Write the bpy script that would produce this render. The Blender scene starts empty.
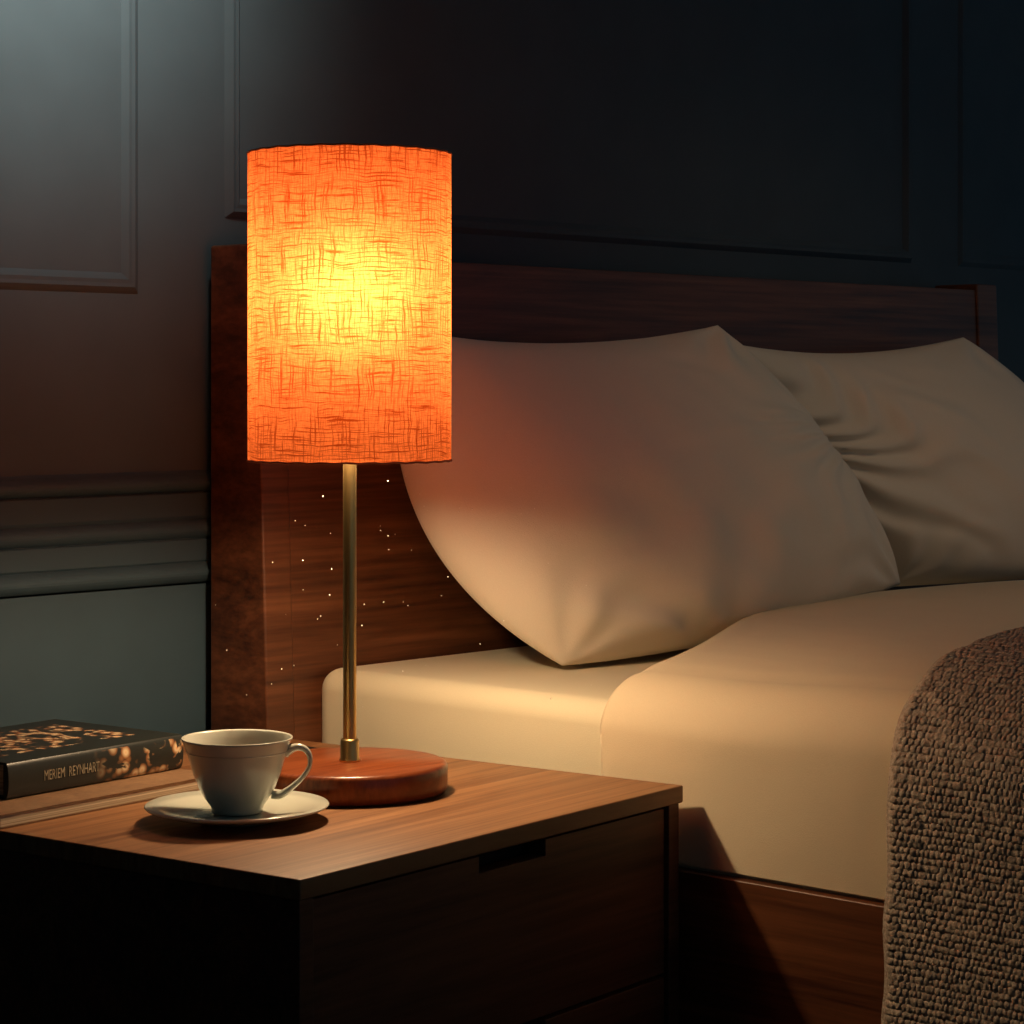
import bpy, bmesh, math, random
from mathutils import Vector, Matrix, noise
random.seed(3)
S=bpy.context.scene
try:
    S.view_settings.view_transform='Standard'
    S.view_settings.look='None'
except Exception as e: print(e)

# ---------------------------------------------------------------- helpers
def link(o,parent=None):
    S.collection.objects.link(o)
    if parent is not None: o.parent=parent
    return o
def empty(name,loc=(0,0,0),rz=0):
    e=bpy.data.objects.new(name,None); e.location=loc; e.rotation_euler=(0,0,rz); e.empty_display_size=.1
    return link(e)
def mesh(name,verts,faces,mat=None,parent=None,smooth=False,loc=(0,0,0),rot=(0,0,0)):
    m=bpy.data.meshes.new(name); m.from_pydata([tuple(v) for v in verts],[],faces); m.update()
    if smooth: m.polygons.foreach_set('use_smooth',[True]*len(m.polygons))
    o=bpy.data.objects.new(name,m); o.location=loc; o.rotation_euler=rot
    if mat: m.materials.append(mat)
    return link(o,parent)
def bevel(o,w,seg=3):
    b=o.modifiers.new('bevel','BEVEL'); b.width=w; b.segments=seg; b.limit_method='ANGLE'; b.angle_limit=math.radians(40)
    o.data.polygons.foreach_set('use_smooth',[True]*len(o.data.polygons))
    w=o.modifiers.new('wn','WEIGHTED_NORMAL'); w.keep_sharp=True
def box(name,a,b,mat,parent=None,bev=0.002,seg=2):
    c=[(a[i]+b[i])/2 for i in range(3)]; h=[abs(b[i]-a[i])/2 for i in range(3)]
    vs=[(sx*h[0],sy*h[1],sz*h[2]) for sx in(-1,1) for sy in(-1,1) for sz in(-1,1)]
    fs=[(0,1,3,2),(4,6,7,5),(0,4,5,1),(2,3,7,6),(0,2,6,4),(1,5,7,3)]
    o=mesh(name,vs,fs,mat,parent,loc=c)
    if bev: bevel(o,bev,seg)
    return o
def prism(name,prof,axis,a,b,mat,parent=None,bev=.0015):
    n=len(prof); vs=[]
    for t in(a,b):
        for p in prof:
            vs.append((t,p[0],p[1]) if axis=='x' else (p[0],t,p[1]))
    fs=[tuple(range(n)),tuple(range(2*n-1,n-1,-1))]+[(i,i+n,(i+1)%n+n,(i+1)%n) for i in range(n)]
    o=mesh(name,vs,fs,mat,parent)
    bm=bmesh.new(); bm.from_mesh(o.data); bmesh.ops.recalc_face_normals(bm,faces=bm.faces); bm.to_mesh(o.data); bm.free()
    if bev: bevel(o,bev,2)
    return o
def lathe(name,prof,mat,parent=None,seg=96,loc=(0,0,0),uv=False):
    vs=[];fs=[];n=len(prof)
    for i in range(seg):
        a=2*math.pi*i/seg
        for r,z in prof: vs.append((r*math.cos(a),r*math.sin(a),z))
    for i in range(seg):
        j=(i+1)%seg
        for k in range(n-1):
            fs.append((i*n+k,j*n+k,j*n+k+1,i*n+k+1))
    o=mesh(name,vs,fs,mat,parent,True,loc)
    if uv:
        l=o.data.uv_layers.new(name='UVMap'); R=max(p[0] for p in prof)
        for pi,p in enumerate(o.data.polygons):
            i=pi//(n-1)
            for li,vi in zip(p.loop_indices,p.vertices):
                vi_i=vi//n
                ii=vi_i
                if vi_i==0 and i==seg-1: ii=seg
                l.data[li].uv=(ii/seg*2*math.pi*R, prof[vi%n][1])
    else:
        bm=bmesh.new(); bm.from_mesh(o.data); bmesh.ops.remove_doubles(bm,verts=bm.verts,dist=1e-6); bmesh.ops.recalc_face_normals(bm,faces=bm.faces); bm.to_mesh(o.data); bm.free()
    return o
def tube(name,pts,rad,mat,parent=None,seg=12,flat=1.0,loc=(0,0,0),closed=False):
    pts=[Vector(p) for p in pts]; n=len(pts); vs=[];fs=[]
    up=Vector((0,0,1)); prev=None
    for i,p in enumerate(pts):
        if closed: t=(pts[(i+1)%n]-pts[i-1]).normalized()
        else: t=(pts[min(i+1,n-1)]-pts[max(i-1,0)]).normalized()
        if prev is None:
            a=t.cross(up)
            if a.length<.1: a=t.cross(Vector((1,0,0)))
            a.normalize()
        else:
            a=(prev-t*prev.dot(t)).normalized()
        prev=a; b=t.cross(a)
        r=rad(i/(n-1)) if callable(rad) else rad
        for k in range(seg):
            th=2*math.pi*k/seg
            vs.append(p+a*math.cos(th)*r*flat+b*math.sin(th)*r)
    m=n if closed else n-1
    for i in range(m):
        j=(i+1)%n
        for k in range(seg):
            fs.append((i*seg+k,i*seg+(k+1)%seg,j*seg+(k+1)%seg,j*seg+k))
    if not closed: fs+= [tuple(range(seg)),tuple((n-1)*seg+k for k in reversed(range(seg)))]
    return mesh(name,vs,fs,mat,parent,True,loc)

# ---------------------------------------------------------------- materials
def newmat(name):
    m=bpy.data.materials.new(name); m.use_nodes=True
    nt=m.node_tree; b=nt.nodes['Principled BSDF']; return m,nt,b
def N(nt,t,**k):
    n=nt.nodes.new(t)
    for a,v in k.items(): setattr(n,a,v)
    return n
def mapping(nt,scale,kind='Object',rot=(0,0,0)):
    tc=N(nt,'ShaderNodeTexCoord'); mp=N(nt,'ShaderNodeMapping'); mp.inputs['Scale'].default_value=scale; mp.inputs['Rotation'].default_value=rot
    nt.links.new(tc.outputs[kind],mp.inputs['Vector']); return mp.outputs['Vector']
def ramp(nt,fac,stops):
    r=N(nt,'ShaderNodeValToRGB'); e=r.color_ramp.elements
    e[0].position=stops[0][0]; e[0].color=stops[0][1]+(1,)
    e[1].position=stops[-1][0]; e[1].color=stops[-1][1]+(1,)
    for p,c in stops[1:-1]:
        x=e.new(p); x.color=c+(1,)
    nt.links.new(fac,r.inputs['Fac']); return r.outputs['Color']
def bump(nt,b,h,strength,dist):
    bp=N(nt,'ShaderNodeBump'); bp.inputs['Strength'].default_value=strength; bp.inputs['Distance'].default_value=dist
    nt.links.new(h,bp.inputs['Height']); nt.links.new(bp.outputs['Normal'],b.inputs['Normal'])
def wood(name,dark,mid,light,scale,rough=.45,rot=(0,0,0),fine=.35):
    m,nt,b=newmat(name); L=nt.links.new
    v=mapping(nt,scale,'Object',rot)
    n1=N(nt,'ShaderNodeTexNoise'); n1.inputs['Scale'].default_value=1; n1.inputs['Detail'].default_value=8; n1.inputs['Roughness'].default_value=.65; n1.inputs['Distortion'].default_value=.7
    L(v,n1.inputs['Vector'])
    v2=mapping(nt,tuple(s*(6 if s>8 else 2.2) for s in scale),'Object',rot)
    n2=N(nt,'ShaderNodeTexNoise'); n2.inputs['Scale'].default_value=1; n2.inputs['Detail'].default_value=3; L(v2,n2.inputs['Vector'])
    mx=N(nt,'ShaderNodeMix'); mx.inputs['Factor'].default_value=fine; L(n1.outputs['Fac'],mx.inputs['A']); L(n2.outputs['Fac'],mx.inputs['B'])
    c=ramp(nt,mx.outputs['Result'],[(.36,dark),(.5,mid),(.64,light)])
    L(c,b.inputs['Base Color']); b.inputs['Roughness'].default_value=rough
    bump(nt,b,mx.outputs['Result'],.15,.002)
    return m
def plain(name,col,rough=.5,metal=0,nscale=None,nstr=.1,var=.0):
    m,nt,b=newmat(name); b.inputs['Base Color'].default_value=col+(1,); b.inputs['Roughness'].default_value=rough; b.inputs['Metallic'].default_value=metal
    if nscale:
        n=N(nt,'ShaderNodeTexNoise'); n.inputs['Scale'].default_value=nscale; n.inputs['Detail'].default_value=4
        nt.links.new(mapping(nt,(1,1,1)),n.inputs['Vector'])
        bump(nt,b,n.outputs['Fac'],nstr,.002)
        if var:
            c=ramp(nt,n.outputs['Fac'],[(.3,tuple(x*(1-var) for x in col)),(.7,tuple(min(1,x*(1+var)) for x in col))]); nt.links.new(c,b.inputs['Base Color'])
    return m
M_wall=plain('wall_paint',(.070,.100,.120),.85,nscale=14,nstr=.05,var=.06)
M_dado=plain('dado_paint_cool_light',(.048,.100,.140),.75,nscale=14,nstr=.05,var=.06)  # bluer than the wall: cool light put into the dado colour
M_ceil=plain('ceiling_paint',(.4,.4,.4),.8,nscale=20)
M_floor=wood('floor_wood',(.03,.015,.008),(.06,.03,.015),(.09,.045,.02),(1.2,14,1))
M_ntop=wood('nightstand_top_wood',(.13,.048,.016),(.24,.105,.040),(.36,.17,.07),(2.0,40,10),.45)
M_nst=wood('nightstand_dark_wood',(.055,.019,.010),(.115,.041,.020),(.18,.065,.032),(2.5,30,30),.5)
M_bedw=wood('bed_cherry_wood',(.045,.014,.006),(.125,.042,.016),(.21,.076,.030),(1.8,12,26),.45)
M_railw=wood('rail_cherry_wood',(.06,.017,.007),(.135,.045,.016),(.21,.073,.028),(14,1.6,30),.45)
M_lampw=wood('lamp_base_wood',(.10,.020,.006),(.20,.048,.014),(.30,.080,.025),(5,55,14),.28)
M_brass=plain('brass',(.66,.44,.17),.33,1.0,nscale=60,nstr=.02)
M_black=plain('black_rubber',(.01,.01,.01),.5)
M_gap=plain('dark_recess',(.01,.005,.003),.8)
def linen(name,col,var=.05,weave=900,fold=.35):
    m,nt,b=newmat(name); b.inputs['Roughness'].default_value=.85
    b.inputs['Sheen Weight'].default_value=.12
    n=N(nt,'ShaderNodeTexNoise'); n.inputs['Scale'].default_value=weave; nt.links.new(mapping(nt,(1,1,1)),n.inputs['Vector'])
    n2=N(nt,'ShaderNodeTexNoise'); n2.inputs['Scale'].default_value=7; n2.inputs['Detail'].default_value=3; nt.links.new(mapping(nt,(1,1,1)),n2.inputs['Vector'])
    ad=N(nt,'ShaderNodeMath',operation='MULTIPLY_ADD'); nt.links.new(n.outputs['Fac'],ad.inputs[0]); ad.inputs[1].default_value=.05; nt.links.new(n2.outputs['Fac'],ad.inputs[2])
    c=ramp(nt,n.outputs['Fac'],[(.3,tuple(x*(1-var) for x in col)),(.7,col)]); nt.links.new(c,b.inputs['Base Color'])
    bump(nt,b,ad.outputs[0],fold,.012)
    return m
M_pillow=linen('pillow_cotton',(.80,.71,.58))
M_sheet=linen('sheet_cotton',(.76,.69,.50))
M_duvet=linen('duvet_cotton',(.74,.62,.43))
m,nt,b=newmat('porcelain'); M_porc=m
b.inputs['Base Color'].default_value=(.60,.62,.54,1); b.inputs['Roughness'].default_value=.2
b.inputs['Coat Weight'].default_value=.4
n=N(nt,'ShaderNodeTexNoise'); n.inputs['Scale'].default_value=40; nt.links.new(mapping(nt,(1,1,1)),n.inputs['Vector']); bump(nt,b,n.outputs['Fac'],.05,.002)

def shade_mat():
    m=bpy.data.materials.new('shade_linen'); m.use_nodes=True; nt=m.node_tree; nt.nodes.clear(); L=nt.links.new
    out=N(nt,'ShaderNodeOutputMaterial')
    tc=N(nt,'ShaderNodeTexCoord')
    wn=N(nt,'ShaderNodeTexNoise'); wn.inputs['Scale'].default_value=26; wn.inputs['Detail'].default_value=2; L(tc.outputs['UV'],wn.inputs['Vector'])
    sub=N(nt,'ShaderNodeVectorMath',operation='SUBTRACT'); L(wn.outputs['Color'],sub.inputs[0]); sub.inputs[1].default_value=(.5,.5,.5)
    sc=N(nt,'ShaderNodeVectorMath',operation='SCALE'); L(sub.outputs[0],sc.inputs[0]); sc.inputs['Scale'].default_value=.009
    ad=N(nt,'ShaderNodeVectorMath',operation='ADD'); L(tc.outputs['UV'],ad.inputs[0]); L(sc.outputs[0],ad.inputs[1])
    def thread(s,lo,hi,off):
        mp=N(nt,'ShaderNodeMapping'); mp.inputs['Scale'].default_value=s; mp.inputs['Location'].default_value=(off,off,0); L(ad.outputs[0],mp.inputs['Vector'])
        n=N(nt,'ShaderNodeTexNoise'); n.inputs['Scale'].default_value=1; n.inputs['Detail'].default_value=2; L(mp.outputs[0],n.inputs['Vector'])
        mr=N(nt,'ShaderNodeMapRange'); mr.inputs['From Min'].default_value=lo; mr.inputs['From Max'].default_value=hi; L(n.outputs['Fac'],mr.inputs['Value'])
        return mr.outputs[0]
    h=thread((24,700,1),.50,.70,3); v=thread((700,20,1),.51,.71,9)
    h2=thread((120,1400,1),.40,.72,5); v2=thread((1400,120,1),.40,.72,1)
    mx=N(nt,'ShaderNodeMath',operation='MAXIMUM'); L(h,mx.inputs[0]); L(v,mx.inputs[1])
    mx2=N(nt,'ShaderNodeMath',operation='ADD'); L(h2,mx2.inputs[0]); L(v2,mx2.inputs[1])
    mu=N(nt,'ShaderNodeMath',operation='MULTIPLY'); L(mx2.outputs[0],mu.inputs[0]); mu.inputs[1].default_value=.36
    tot=N(nt,'ShaderNodeMath',operation='ADD'); tot.use_clamp=True; L(mx.outputs[0],tot.inputs[0]); L(mu.outputs[0],tot.inputs[1])
    col=N(nt,'ShaderNodeMix',data_type='RGBA'); L(tot.outputs[0],col.inputs['Factor'])
    col.inputs['A'].default_value=(1,.30,.10,1); col.inputs['B'].default_value=(.36,.058,.010,1)
    tr=N(nt,'ShaderNodeBsdfTranslucent'); L(col.outputs['Result'],tr.inputs['Color'])
    rf=N(nt,'ShaderNodeBsdfRefraction'); L(col.outputs['Result'],rf.inputs['Color']); rf.inputs['Roughness'].default_value=1.0; rf.inputs['IOR'].default_value=1.6
    df=N(nt,'ShaderNodeBsdfDiffuse'); L(col.outputs['Result'],df.inputs['Color'])
    m1=N(nt,'ShaderNodeMixShader'); m1.inputs[0].default_value=.30; L(tr.outputs[0],m1.inputs[1]); L(rf.outputs[0],m1.inputs[2])
    m2=N(nt,'ShaderNodeMixShader'); m2.inputs[0].default_value=.16; L(m1.outputs[0],m2.inputs[1]); L(df.outputs[0],m2.inputs[2])
    L(m2.outputs[0],out.inputs['Surface'])
    return m
M_shade=shade_mat()
M_trim=plain('shade_trim',(.40,.12,.05),.8)

# ---------------------------------------------------------------- room
WY=2.022
box('wall_back',(-1.0,WY,.0),(5.2,WY+.1,2.6),M_wall,bev=0)
box('trim_1',(-1.0,WY-.003,.1),(5.2,WY,.765),M_dado,bev=0)
box('floor',(-1.1,-2.5,-.1),(5.2,WY+.1,0),M_floor,bev=0)
box('ceiling',(-1.1,-2.5,2.6),(5.2,WY+.1,2.7),M_ceil,bev=0)
box('wall_left',(-1.1,-2.5,0),(-1.0,WY,2.6),M_wall,bev=0)
box('baseboard_back',(-1.0,WY-.018,0),(5.2,WY-.003,.12),M_dado,bev=.003)
prof=[(WY-.003,.752)]
def rib(za,zb,d):
    return [(WY-.003-d*math.sin(math.pi*t/8)**.8,za+(zb-za)*t/8) for t in range(0,9)]
prof+=rib(.754,.776,.010)+[(WY-.005,.778),(WY-.007,.800)]+rib(.802,.822,.008)+[(WY-.006,.826),(WY-.008,.850)]+rib(.852,.872,.010)+[(WY,.875),(WY,.752)]
prism('trim_2',prof,'x',-1.0,5.2,M_dado,bev=0)
def frame(name,x0,x1,z0,z1,w=.022,d=.0045):
    vs=[];fs=[]
    pr=[(0,0),(.15,.5),(.32,1),(.5,.9),(.68,1),(.85,.5),(1,0)]
    n=len(pr)
    for i,(cx,cz,sx,sz) in enumerate([(x0,z0,1,1),(x1,z0,-1,1),(x1,z1,-1,-1),(x0,z1,1,-1)]):
        for a,dd in pr: vs.append((cx+sx*a*w,WY-dd*d,cz+sz*a*w))
    for i in range(4):
        j=(i+1)%4
        for k in range(n-1): fs.append((i*n+k,j*n+k,j*n+k+1,i*n+k+1))
    return mesh(name,vs,fs,M_wall,None,False)
frame('trim_3',.35,1.587,1.063,2.35)
frame('trim_4',1.706,3.045,1.150,2.35,d=.007)
frame('trim_5',3.175,4.5,1.150,2.35)

# ---------------------------------------------------------------- bed
bed=empty('bed',(0,0,0))
XL,XR=1.667,3.130
HB=2.0
for i,(a,b_) in enumerate([(XL,XL+.040),(XR-.055,XR)]):
    prism('headboard_post_%d'%(i+1),[(HB,0),(HB,1.117),(1.925,1.117),(1.885,.0)],'x',a,b_,M_bedw,bed,.003)
prism('headboard_panel',[(HB-.005,.25),(HB-.005,1.108),(1.928,1.108),(1.896,.25)],'x',XL+.0402,XR-.0555,M_bedw,bed,.001)
RX=1.7225
box('side_rail_near',(RX,-.16,.22),(RX+.020,1.885,.52),M_railw,bed,.002)
box('side_rail_far',(3.090,-.16,.22),(3.112,1.885,.52),M_railw,bed,.002)
box('foot_rail',(RX,-.19,.22),(3.112,-.162,.52),M_bedw,bed,.002)
box('slat_base',(RX+.024,-.15,.40),(3.085,1.88,.475),M_nst,bed,.002)
for i,(x,y) in enumerate([(RX+.05,-.13),(3.06,-.13)]):
    box('leg_%d'%(i+1),(x-.03,y-.03,0),(x+.03,y+.03,.23),M_bedw,bed,.003)
box('mattress',(1.735,-.13,.478),(3.080,1.911,.664),M_sheet,bed,.024,6)

def smooth(a,b,x):
    t=max(0,min(1,(x-a)/(b-a))); return t*t*(3-2*t)
def arcprof(xl,xr,zb,zt,r,dome,kx=1.25):
    P=[]
    for i in range(10): P.append((xl,zb+(zt-r-zb)*i/10))
    for i in range(14):
        a=math.pi/2*i/14; P.append((xl+r*kx*(1-math.cos(a)),zt-r+r*math.sin(a)))
    nn=70
    for i in range(nn+1):
        t=i/nn; x=xl+r*kx+(xr-xl-2*kx*r)*t
        P.append((x,zt+dome*math.sin(math.pi*t)**.5))
    for i in range(13,-1,-1):
        a=math.pi/2*i/14; P.append((xr-r*kx*(1-math.cos(a)),zt-r+r*math.sin(a)))
    for i in range(9,-1,-1): P.append((xr,zb+(zt-r-zb)*i/10))
    return P
P=arcprof(1.730,3.084,.524,.704,.055,.022,1.15)
NY=120; vs=[];fs=[]
def yedge(x):
    return 1.500+.20*smooth(1.76,2.35,x)
for j in range(NY+2):
    for (x,z) in P:
        ye=yedge(x)
        jj=max(0,j-1)
        y=ye+(-.14-ye)*(jj/NY)**1.3
        d=ye-y
        lift=smooth(0,.55,d)
        top=smooth(.60,.67,z)
        zz=z-(1-lift)*.013*top
        xx=x
        side=1-top
        nz=noise.noise(Vector((x*3,y*4,z*3)))*.008*smooth(0,.2,d)
        zz+=nz*top
        sgn=-1 if x<2.4 else 1
        inner=(1-smooth(0,.014,d))
        if side>0: xx+=-sgn*.003*inner*side + sgn*(noise.noise(Vector((y*8,z*3,1.3)))*.003*side*smooth(0,.1,d))
        zz-=.004*top*inner
        if j==0:
            zz-=.016*top; xx-=sgn*.004*side; y-=.004
        vs.append((xx,y,zz))
n=len(P)
for j in range(NY+1):
    for i in range(n-1): fs.append((j*n+i,j*n+i+1,(j+1)*n+i+1,(j+1)*n+i))
mesh('duvet',vs,fs,M_duvet,None,True)

def pillow(name,BL,BR,TL,TR,eb,et,el,er,front,back,seed,folds,ymax=1.893,zmin=.666,bot=1.12,ext=.3):
    BL,BR,TL,TR=map(Vector,(BL,BR,TL,TR)); eb,et,el,er=map(Vector,(eb,et,el,er))
    def q(a,m,b,t):
        return a*(2*(t-.5)*(t-1))+m*(4*t*(1-t))+b*(2*t*(t-.5))
    nrm=((BR-BL).cross(TL-BL)).normalized()
    n=110; V=[];F=[]
    def base(u,v):
        c=q(BL,eb,BR,u)*(1-v)+q(TL,et,TR,u)*v+q(BL,el,TL,v)*(1-u)+q(BR,er,TR,v)*u
        c-=BL*(1-u)*(1-v)+BR*u*(1-v)+TL*(1-u)*v+TR*u*v
        return c
    grid={}
    for side in (1,-1):
        for i in range(n+1):
            for j in range(n+1):
                bd=i in(0,n) or j in(0,n)
                if side==-1 and bd: grid[(side,i,j)]=grid[(1,i,j)]; continue
                u=i/n; v=j/n
                uu=.5*u+.5*(.5-.5*math.cos(math.pi*u)); vv=.5*v+.5*(.5-.5*math.cos(math.pi*v))
                p=base(uu,vv)
                a=1-(2*uu-1)**2; b=1-(2*vv-1)**2
                t=(max(a,0)**.5)*(max(b,0)**.5)
                t*=bot-ext*vv
                w=noise.noise(Vector((uu*3+seed,vv*3,side)))*.016*t
                w+=noise.noise(Vector((uu*8+seed,vv*3+uu*4,side+4)))*.005*t
                for (cu,cv,amp,k,ph,R) in folds:
                    du,dv=uu-cu,vv-cv; d=math.hypot(du,dv)
                    th=math.atan2(dv,du)+.5*noise.noise(Vector((uu*4,vv*4,seed)))
                    w+=amp*math.sin(th*k+ph)*math.exp(-((d-R*.55)/R)**2)*min(1,t*3)*smooth(0,R*.5,d)
                p=p+nrm*((front if side>0 else -back)*t+(w if side>0 else 0))
                p.y=min(p.y,ymax); p.z=max(p.z,zmin)
                grid[(side,i,j)]=len(V); V.append(p)
    for side in(1,-1):
        for i in range(n):
            for j in range(n):
                f=(grid[(side,i,j)],grid[(side,i+1,j)],grid[(side,i+1,j+1)],grid[(side,i,j+1)])
                F.append(f if side>0 else f[::-1])
    return mesh(name,V,F,M_pillow,None,True)
pillow('pillow',
  (1.893,1.694,.670),(2.560,1.715,.715),(1.825,1.860,1.028),(2.310,1.812,1.040),
  (2.20,1.68,.680),(2.07,1.865,1.010),(1.787,1.800,.828),(2.462,1.78,.885),
  .125,.05,1.0,[(0,0,.0026,11,0,.24),(1,1,.004,11,1,.2),(1,0,.004,13,0,.2),(1,.5,.003,16,0,.25),(.35,-.1,.004,9,0,.35)])
pillow('pillow',
  (2.66,1.80,.70),(3.10,1.70,.70),(2.42,1.875,1.020),(2.935,1.86,1.035),
  (2.88,1.74,.70),(2.68,1.875,1.010),(2.54,1.845,.86),(3.09,1.80,.90),
  .10,.05,5.0,[(-.08,.58,.0055,15,0,.34),(1,1,.003,12,1,.2),(0,0,.003,13,0,.2)],zmin=.69)

# knitted throw
PB=arcprof(1.717,3.100,.30,.728,.11,.022,1.0)
def resample(P,step):
    out=[]
    pts=[Vector((p[0],p[1])) for p in P]
    L=[0]
    for a,b in zip(pts,pts[1:]): L.append(L[-1]+(b-a).length)
    tot=L[-1]; k=0; s=0
    while s<=tot:
        while k<len(L)-2 and L[k+1]<s: k+=1
        t=(s-L[k])/max(1e-9,L[k+1]-L[k]); out.append((pts[k].lerp(pts[k+1],t),(pts[k+1]-pts[k]).normalized(),s)); s+=step
    return out
ST=.0016
RS=resample([p for p in PB if p[0]<2.5],ST)
Y1,Y0=1.160,.62
NYB=int((Y1-Y0)/ST)
vs=[];fs=[]
cell=.0060
for j in range(NYB+1):
    fy=j/NYB
    for (p,t,s) in RS:
        y=Y1+(Y0-Y1)*fy
        nrm=Vector((-t.y,t.x))
        wob=noise.noise(Vector((s*4,y*5,3)))*.004
        r=s/cell+noise.noise(Vector((s*20,y*20,7)))*.35; row=math.floor(r)
        c=y/(cell*.85)+.5*(row%2)+noise.noise(Vector((s*50,y*50,0)))*.6
        k=abs(math.sin(math.pi*r))**.6*abs(math.sin(math.pi*c))**.6
        h=.0021*k+.0010*noise.noise(Vector((s*200,y*200,1)))
        edge=.0012*math.sin(s*70)+.002*noise.noise(Vector((s*16,0,0)))
        dv=smooth(0,.010,Y1-y)
        hh=(wob+h)*dv-.004*(1-dv)
        q=p+nrm*(hh+.003)
        yy=y+edge*(1-smooth(0,.1,Y1-y))+.008*smooth(.65,.3,p.y)*(1-fy)
        vs.append((q.x,yy,q.y))
n=len(RS)
for j in range(NYB):
    for i in range(n-1): fs.append((j*n+i,j*n+i+1,(j+1)*n+i+1,(j+1)*n+i))
m,nt,b=newmat('knit_wool'); b.inputs['Roughness'].default_value=.95
tcv=mapping(nt,(1,1,1)); nn=N(nt,'ShaderNodeTexNoise'); nn.inputs['Scale'].default_value=380; nn.inputs['Detail'].default_value=3; nt.links.new(tcv,nn.inputs['Vector'])
c=ramp(nt,nn.outputs['Fac'],[(.3,(.27,.21,.16)),(.7,(.54,.45,.36))]); nt.links.new(c,b.inputs['Base Color']); bump(nt,b,nn.outputs['Fac'],.6,.002)
thr=mesh('knit_throw_blanket',vs,fs,m,None,True)
so=thr.modifiers.new('sol','SOLIDIFY'); so.thickness=.005; so.offset=-1

# ---------------------------------------------------------------- nightstand
ns=empty('nightstand',(1.194,1.329,0),math.radians(6.3))
W,D,H=.526,.575,.60
box('top',(0,0,H-.016),(W,D,H),M_ntop,ns,.0015)
box('side_panel_1',(.004,.004,.10),(.020,D-.004,H-.0165),M_nst,ns,.001)
box('side_panel_2',(W-.018,.004,.10),(W-.001,D-.004,H-.0165),M_nst,ns,.001)
box('back_panel',(.023,D-.02,.10),(W-.023,D-.006,H-.0165),M_nst,ns,.001)
box('bottom_panel',(.023,.03,.10),(W-.023,D-.021,.118),M_nst,ns,.001)
box('inner_case',(.024,.034,.12),(W-.024,D-.022,H-.018),M_gap,ns,0)
dh=.150
for k in range(3):
    zt=H-.0195-k*(dh+.004); zb=zt-dh
    x0,x1=.022,W-.020; hx0,hx1=.2290,.3215; nd=.014
    if k==2: zb=.122
    prism('drawer_front_%d'%(k+1),[(x0,zb),(x1,zb),(x1,zt),(hx1,zt),(hx1,zt-nd),(hx0,zt-nd),(hx0,zt),(x0,zt)],'y',.008,.026,M_nst,ns,.0008)
for i,(x,y) in enumerate([(.04,.04),(W-.04,.04),(.04,D-.04),(W-.04,D-.04)]):
    lathe('leg_%d'%(i+1),[(0,0),(.012,0),(.018,.10),(0,.10)],M_nst,ns,24,(x,y,0))

# ---------------------------------------------------------------- table lamp
LX,LY=1.486,1.587
lamp=empty('table_lamp',(LX,LY,.6005))
br=.0885
lathe('base',[(0,0),(br-.003,0),(br,.003),(br,.0225),(br-.0012,.0252),(br-.004,.0265),(0,.0265)],M_lampw,lamp,128)
lathe('socket_collar',[(0,.0265),(.0095,.0265),(.0095,.0285),(.0085,.030),(.0085,.045),(.0075,.047),(0,.047)],M_brass,lamp,48)
lathe('rod',[(.0060,.045),(.0060,.36)],M_brass,lamp,32)
lathe('bulb_holder',[(0,.34),(.012,.34),(.014,.345),(.014,.375),(0,.375)],M_brass,lamp,32)
SR=.0918; sb,st=.2985,.575
lathe('shade',[(SR,sb+(st-sb)*i/8) for i in range(9)],M_shade,lamp,128,uv=True)
def ring(name,R,z,r,mat):
    return tube(name,[(R*math.cos(2*math.pi*i/96),R*math.sin(2*math.pi*i/96),z+.0004*math.sin(i*1.7)) for i in range(96)],r,mat,lamp,8,closed=True)
ring('shade_rim_top',SR,st,.0010,M_trim); ring('shade_rim_bottom',SR,sb,.0010,M_trim)
lathe('shade_top_light_block',[(0,st-.0003),(SR-.001,st-.0003),(SR-.001,st-.0015),(0,st-.0015)],M_trim,lamp,64)  # added unseen disc, keeps lamp light off the wall above
for i in range(3):
    a=i*2*math.pi/3+.5
    tube('shade_spider_%d'%(i+1),[(.012*math.cos(a),.012*math.sin(a),st-.004),(SR*.98*math.cos(a),SR*.98*math.sin(a),st-.004)],.0012,M_brass,lamp,8)
cord=[(.06,.055,.006),(.09,.09,.004),(.12,.15,.004),(.125,.22,.004),(.11,.29,.006),(.09,.325,.004),(.06,.335,.004),(.03,.325,.004)]
cp=[]
for a,b_ in zip(cord,cord[1:]):
    for t in range(5): cp.append(Vector(a).lerp(Vector(b_),t/5))
tube('power_cord',cp,.0028,M_black,lamp,10)
lathe('inline_switch',[(0,0),(.011,.001),(.013,.006),(.011,.011),(0,.013)],M_black,lamp,32,(.03,.322,0))

# ---------------------------------------------------------------- cup and saucer
CX,CY=1.319,1.547
cs=empty('teacup_and_saucer',(CX,CY,.6005))
lathe('saucer',[(0,.0015),(.026,.0015),(.028,0),(.031,0),(.033,.003),(.050,.005),(.066,.0085),(.0765,.0120),(.0775,.0132),(.0765,.0142),(.064,.0115),(.049,.008),(.034,.006),(.030,.0065),(0,.0065)],M_porc,cs,128)
z=.007; kz=.87
outer=[(0,0),(.019,0),(.0215,.001),(.0215,.004),(.0225,.007),(.0270,.014),(.0320,.024),(.0362,.036),(.0393,.048),(.0418,.058),(.0445,.0665),(.0462,.0705),(.0468,.0722)]
inner=[(.0462,.0728),(.0452,.0712),(.0425,.064),(.0395,.055),(.0368,.045),(.0335,.033),(.0285,.020),(.021,.011),(.012,.008),(0,.0075)]
lathe('cup',[(r,z+h*kz) for r,h in outer+inner],M_porc,cs,128)
tube('cup_band',[(.0424*math.cos(2*math.pi*i/96),.0424*math.sin(2*math.pi*i/96),z+.0595*kz) for i in range(96)],.0005,M_porc,cs,6,closed=True)
M_tea=plain('tea',(.09,.03,.01),.05)
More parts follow.
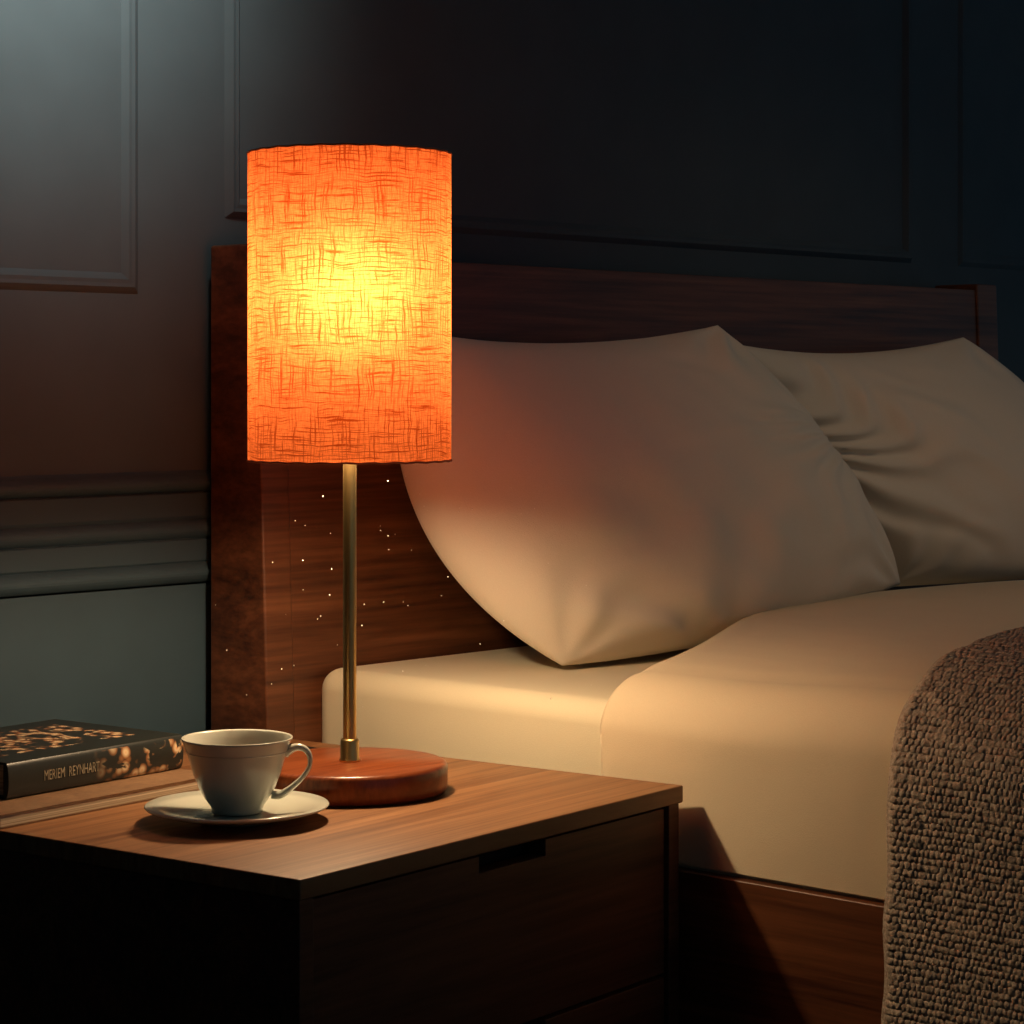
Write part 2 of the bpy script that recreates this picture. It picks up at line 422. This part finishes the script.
lathe('tea_surface',[(0,z+.046),(.0386,z+.046)],M_tea,cs,64)
R=Vector((.682,-.731,0)); Z=Vector((0,0,1))
hp=[(.040,.056),(.046,.0615),(.053,.0630),(.0590,.059),(.0615,.051),(.0600,.042),(.0545,.033),(.048,.026),(.041,.020),(.036,.0165),(.029,.017)]
def cat(P,k=6):
    out=[]
    for i in range(len(P)-1):
        p0=P[max(i-1,0)];p1=P[i];p2=P[i+1];p3=P[min(i+2,len(P)-1)]
        for s in range(k):
            t=s/k
            out.append(tuple(.5*((2*p1[d])+(-p0[d]+p2[d])*t+(2*p0[d]-5*p1[d]+4*p2[d]-p3[d])*t*t+(-p0[d]+3*p1[d]-3*p2[d]+p3[d])*t**3) for d in range(len(p1))))
    out.append(P[-1]); return out
tube('cup_handle',[R*a+Z*(b_*kz+z) for a,b_ in cat(hp)],lambda t:.0028+.0008*math.cos(2*math.pi*t),M_porc,cs,12,flat=1.25)

# ---------------------------------------------------------------- books
def cover_mat(name,base,art,top):
    m,nt,b=newmat(name); b.inputs['Roughness'].default_value=.38; L=nt.links.new
    v=mapping(nt,(1,1,1))
    n=N(nt,'ShaderNodeTexNoise'); n.inputs['Scale'].default_value=34; n.inputs['Detail'].default_value=5; n.inputs['Distortion'].default_value=1.2; L(v,n.inputs['Vector'])
    vo=N(nt,'ShaderNodeTexVoronoi'); vo.inputs['Scale'].default_value=95; L(v,vo.inputs['Vector'])
    petals=ramp(nt,vo.outputs['Distance'],[(.0,(.70,.28,.10)),(.25,(.70,.55,.34)),(.5,(.30,.13,.05)),(.65,base)])
    sx=N(nt,'ShaderNodeSeparateXYZ'); L(v,sx.inputs[0])
    mk=N(nt,'ShaderNodeMapRange'); mk.inputs['From Min'].default_value=art[0]; mk.inputs['From Max'].default_value=art[1]; L(sx.outputs['X'],mk.inputs['Value'])
    def band(sock,lo,hi):
        a=N(nt,'ShaderNodeMath',operation='GREATER_THAN'); L(sock,a.inputs[0]); a.inputs[1].default_value=lo
        c=N(nt,'ShaderNodeMath',operation='LESS_THAN'); L(sock,c.inputs[0]); c.inputs[1].default_value=hi
        d=N(nt,'ShaderNodeMath',operation='MULTIPLY'); L(a.outputs[0],d.inputs[0]); L(c.outputs[0],d.inputs[1]); return d.outputs[0]
    bz=band(sx.outputs['Z'],top,1); by=band(sx.outputs['Y'],.035,.145); bx=band(sx.outputs['X'],.015,.185)
    cc=N(nt,'ShaderNodeMath',operation='MULTIPLY'); L(bz,cc.inputs[0]); L(by,cc.inputs[1])
    c2=N(nt,'ShaderNodeMath',operation='MULTIPLY'); L(cc.outputs[0],c2.inputs[0]); L(bx,c2.inputs[1])
    sp=N(nt,'ShaderNodeMath',operation='LESS_THAN'); L(sx.outputs['Z'],sp.inputs[0]); sp.inputs[1].default_value=top
    ms=N(nt,'ShaderNodeMath',operation='MULTIPLY'); L(mk.outputs[0],ms.inputs[0]); L(sp.outputs[0],ms.inputs[1])
    mm=N(nt,'ShaderNodeMath',operation='MAXIMUM'); L(ms.outputs[0],mm.inputs[0]); L(c2.outputs[0],mm.inputs[1])
    th=N(nt,'ShaderNodeMapRange'); th.inputs['From Min'].default_value=.44; th.inputs['From Max'].default_value=.49; L(n.outputs['Fac'],th.inputs['Value'])
    mu=N(nt,'ShaderNodeMath',operation='MULTIPLY'); L(mm.outputs[0],mu.inputs[0]); L(th.outputs[0],mu.inputs[1])
    mx=N(nt,'ShaderNodeMix',data_type='RGBA'); L(mu.outputs[0],mx.inputs['Factor']); mx.inputs['A'].default_value=base+(1,); L(petals,mx.inputs['B'])
    L(mx.outputs['Result'],b.inputs['Base Color'])
    return m
M_page,nt,b=newmat('book_pages'); b.inputs['Roughness'].default_value=.9
n=N(nt,'ShaderNodeTexNoise'); n.inputs['Scale'].default_value=1; nt.links.new(mapping(nt,(3,3,900)),n.inputs['Vector'])
nt.links.new(ramp(nt,n.outputs['Fac'],[(.35,(.35,.27,.18)),(.65,(.70,.58,.42))]),b.inputs['Base Color'])
def book(name,loc,rz,L,D_,T,cov,ct=.0022):
    e=empty(name,loc,rz)
    sp=[]
    for i in range(9):
        a=-math.pi/2+math.pi*i/8; sp.append((.004-.004*math.cos(a),T/2+T/2*math.sin(a)))
    prof=sp+[(D_,T),(D_,T-ct),(.007,T-ct),(.007,ct),(D_,ct),(D_,0)]
    prism('cover',prof,'x',0,L,cov,e,.0004)
    box('pages',(.004,.0075,ct+.0002),(L-.004,D_-.004,T-ct-.0002),M_page,e,.0003)
    return e
M_c1=cover_mat('cover_floral_black',(.016,.019,.017),(.10,.135),.0288)
M_c2=wood('cover_tan',(.15,.08,.04),(.20,.11,.055),(.25,.145,.075),(30,30,30),.6)
rz=math.radians(6.5)
e=empty('magazine',(1.160,1.660,.6005),rz)
box('back_cover',(0,0,0),(.262,.225,.0008),M_c2,e,0)
box('pages',(.001,.001,.0009),(.261,.224,.0105),M_page,e,.0004)
box('front_cover',(0,0,.0106),(.262,.225,.0114),M_c2,e,0)
bk=book('hardcover_book',(1.205,1.712,.6125),rz,.212,.172,.0315,M_c1)
M_foil=plain('title_foil',(.30,.25,.17),.6,nscale=90,nstr=.1,var=.3)
def text(s,size,loc,rot,parent,name,sx=1):
    c=bpy.data.curves.new(name,'FONT'); c.body=s; c.size=size; c.extrude=.0002; c.space_character=1.0
    o=bpy.data.objects.new(name+'_t',c); S.collection.objects.link(o)
    dg=bpy.context.evaluated_depsgraph_get(); me=bpy.data.meshes.new_from_object(o.evaluated_get(dg))
    bpy.data.objects.remove(o)
    me.materials.clear(); me.materials.append(M_foil)
    q=bpy.data.objects.new(name,me); q.location=loc; q.rotation_euler=rot; q.scale=(sx,1,1); link(q,parent); return q
text('MERIEM  REYNHART',.0125,(.040,-.0002,.0115),(math.pi/2,0,0),bk,'spine_title',.58)

# fine dust drifting in the lamp light
M_dust=plain('dust',(.9,.85,.75),.9)
vs=[];fs=[]
for k in range(60):
    c=Vector((LX+random.uniform(-.14,.20),LY+random.uniform(-.20,.12),random.uniform(.69,.89)))
    r=random.choice([.0005,.0006,.0007,.0009]); o=len(vs)
    for d in [(1,0,0),(-1,0,0),(0,1,0),(0,-1,0),(0,0,1),(0,0,-1)]: vs.append(c+Vector(d)*r)
    for f in [(0,2,4),(2,1,4),(1,3,4),(3,0,4),(2,0,5),(1,2,5),(3,1,5),(0,3,5)]: fs.append(tuple(o+i for i in f))
mesh('dust_motes',vs,fs,M_dust)

# ---------------------------------------------------------------- lights
def light(name,kind,loc,energy,col,**k):
    l=bpy.data.lights.new(name,kind); l.energy=energy; l.color=col
    for a,v in k.items(): setattr(l,a,v)
    o=bpy.data.objects.new(name,l); o.location=loc; return link(o)
def aim(o,t):
    o.rotation_euler=(Vector(t)-o.location).to_track_quat('-Z','Y').to_euler()
light('lamp_bulb','POINT',(LX,LY,1.050),2.75,(1,.62,.30),shadow_soft_size=.05)
light('lamp_down_fill','SPOT',(LX,LY,.911),13.0,(1,.70,.40),shadow_soft_size=.012,spot_size=math.radians(165),spot_blend=.40)  # added downward fill for bedding and tabletop, not a second bulb
s=light('wall_washer','SPOT',(1.10,1.30,2.30),320,(1.0,.98,.84),shadow_soft_size=.15,spot_size=math.radians(43),spot_blend=1.0)
aim(s,(1.33,2.02,1.735))
s=light('pillow_fill_spot','SPOT',(2.1,.3,2.5),21,(1,.68,.42),shadow_soft_size=.12,spot_size=math.radians(48),spot_blend=1.0)  # added warm fill on pillows and duvet, no real ceiling lamp
aim(s,(2.70,1.50,.72))
w=bpy.data.worlds.new('World'); S.world=w; w.use_nodes=True
w.node_tree.nodes['Background'].inputs[0].default_value=(.36,.62,.82,1); w.node_tree.nodes['Background'].inputs[1].default_value=.125

# ---------------------------------------------------------------- camera
cd=bpy.data.cameras.new('camera'); cam=bpy.data.objects.new('camera',cd); link(cam)
cam.location=(0,0,.967); cam.rotation_euler=(math.pi/2,0,-math.atan2(.731,.682))
cd.sensor_width=36; cd.lens=36*2400/1024; cd.shift_y=-127/1024; cd.clip_start=.02
S.camera=cam
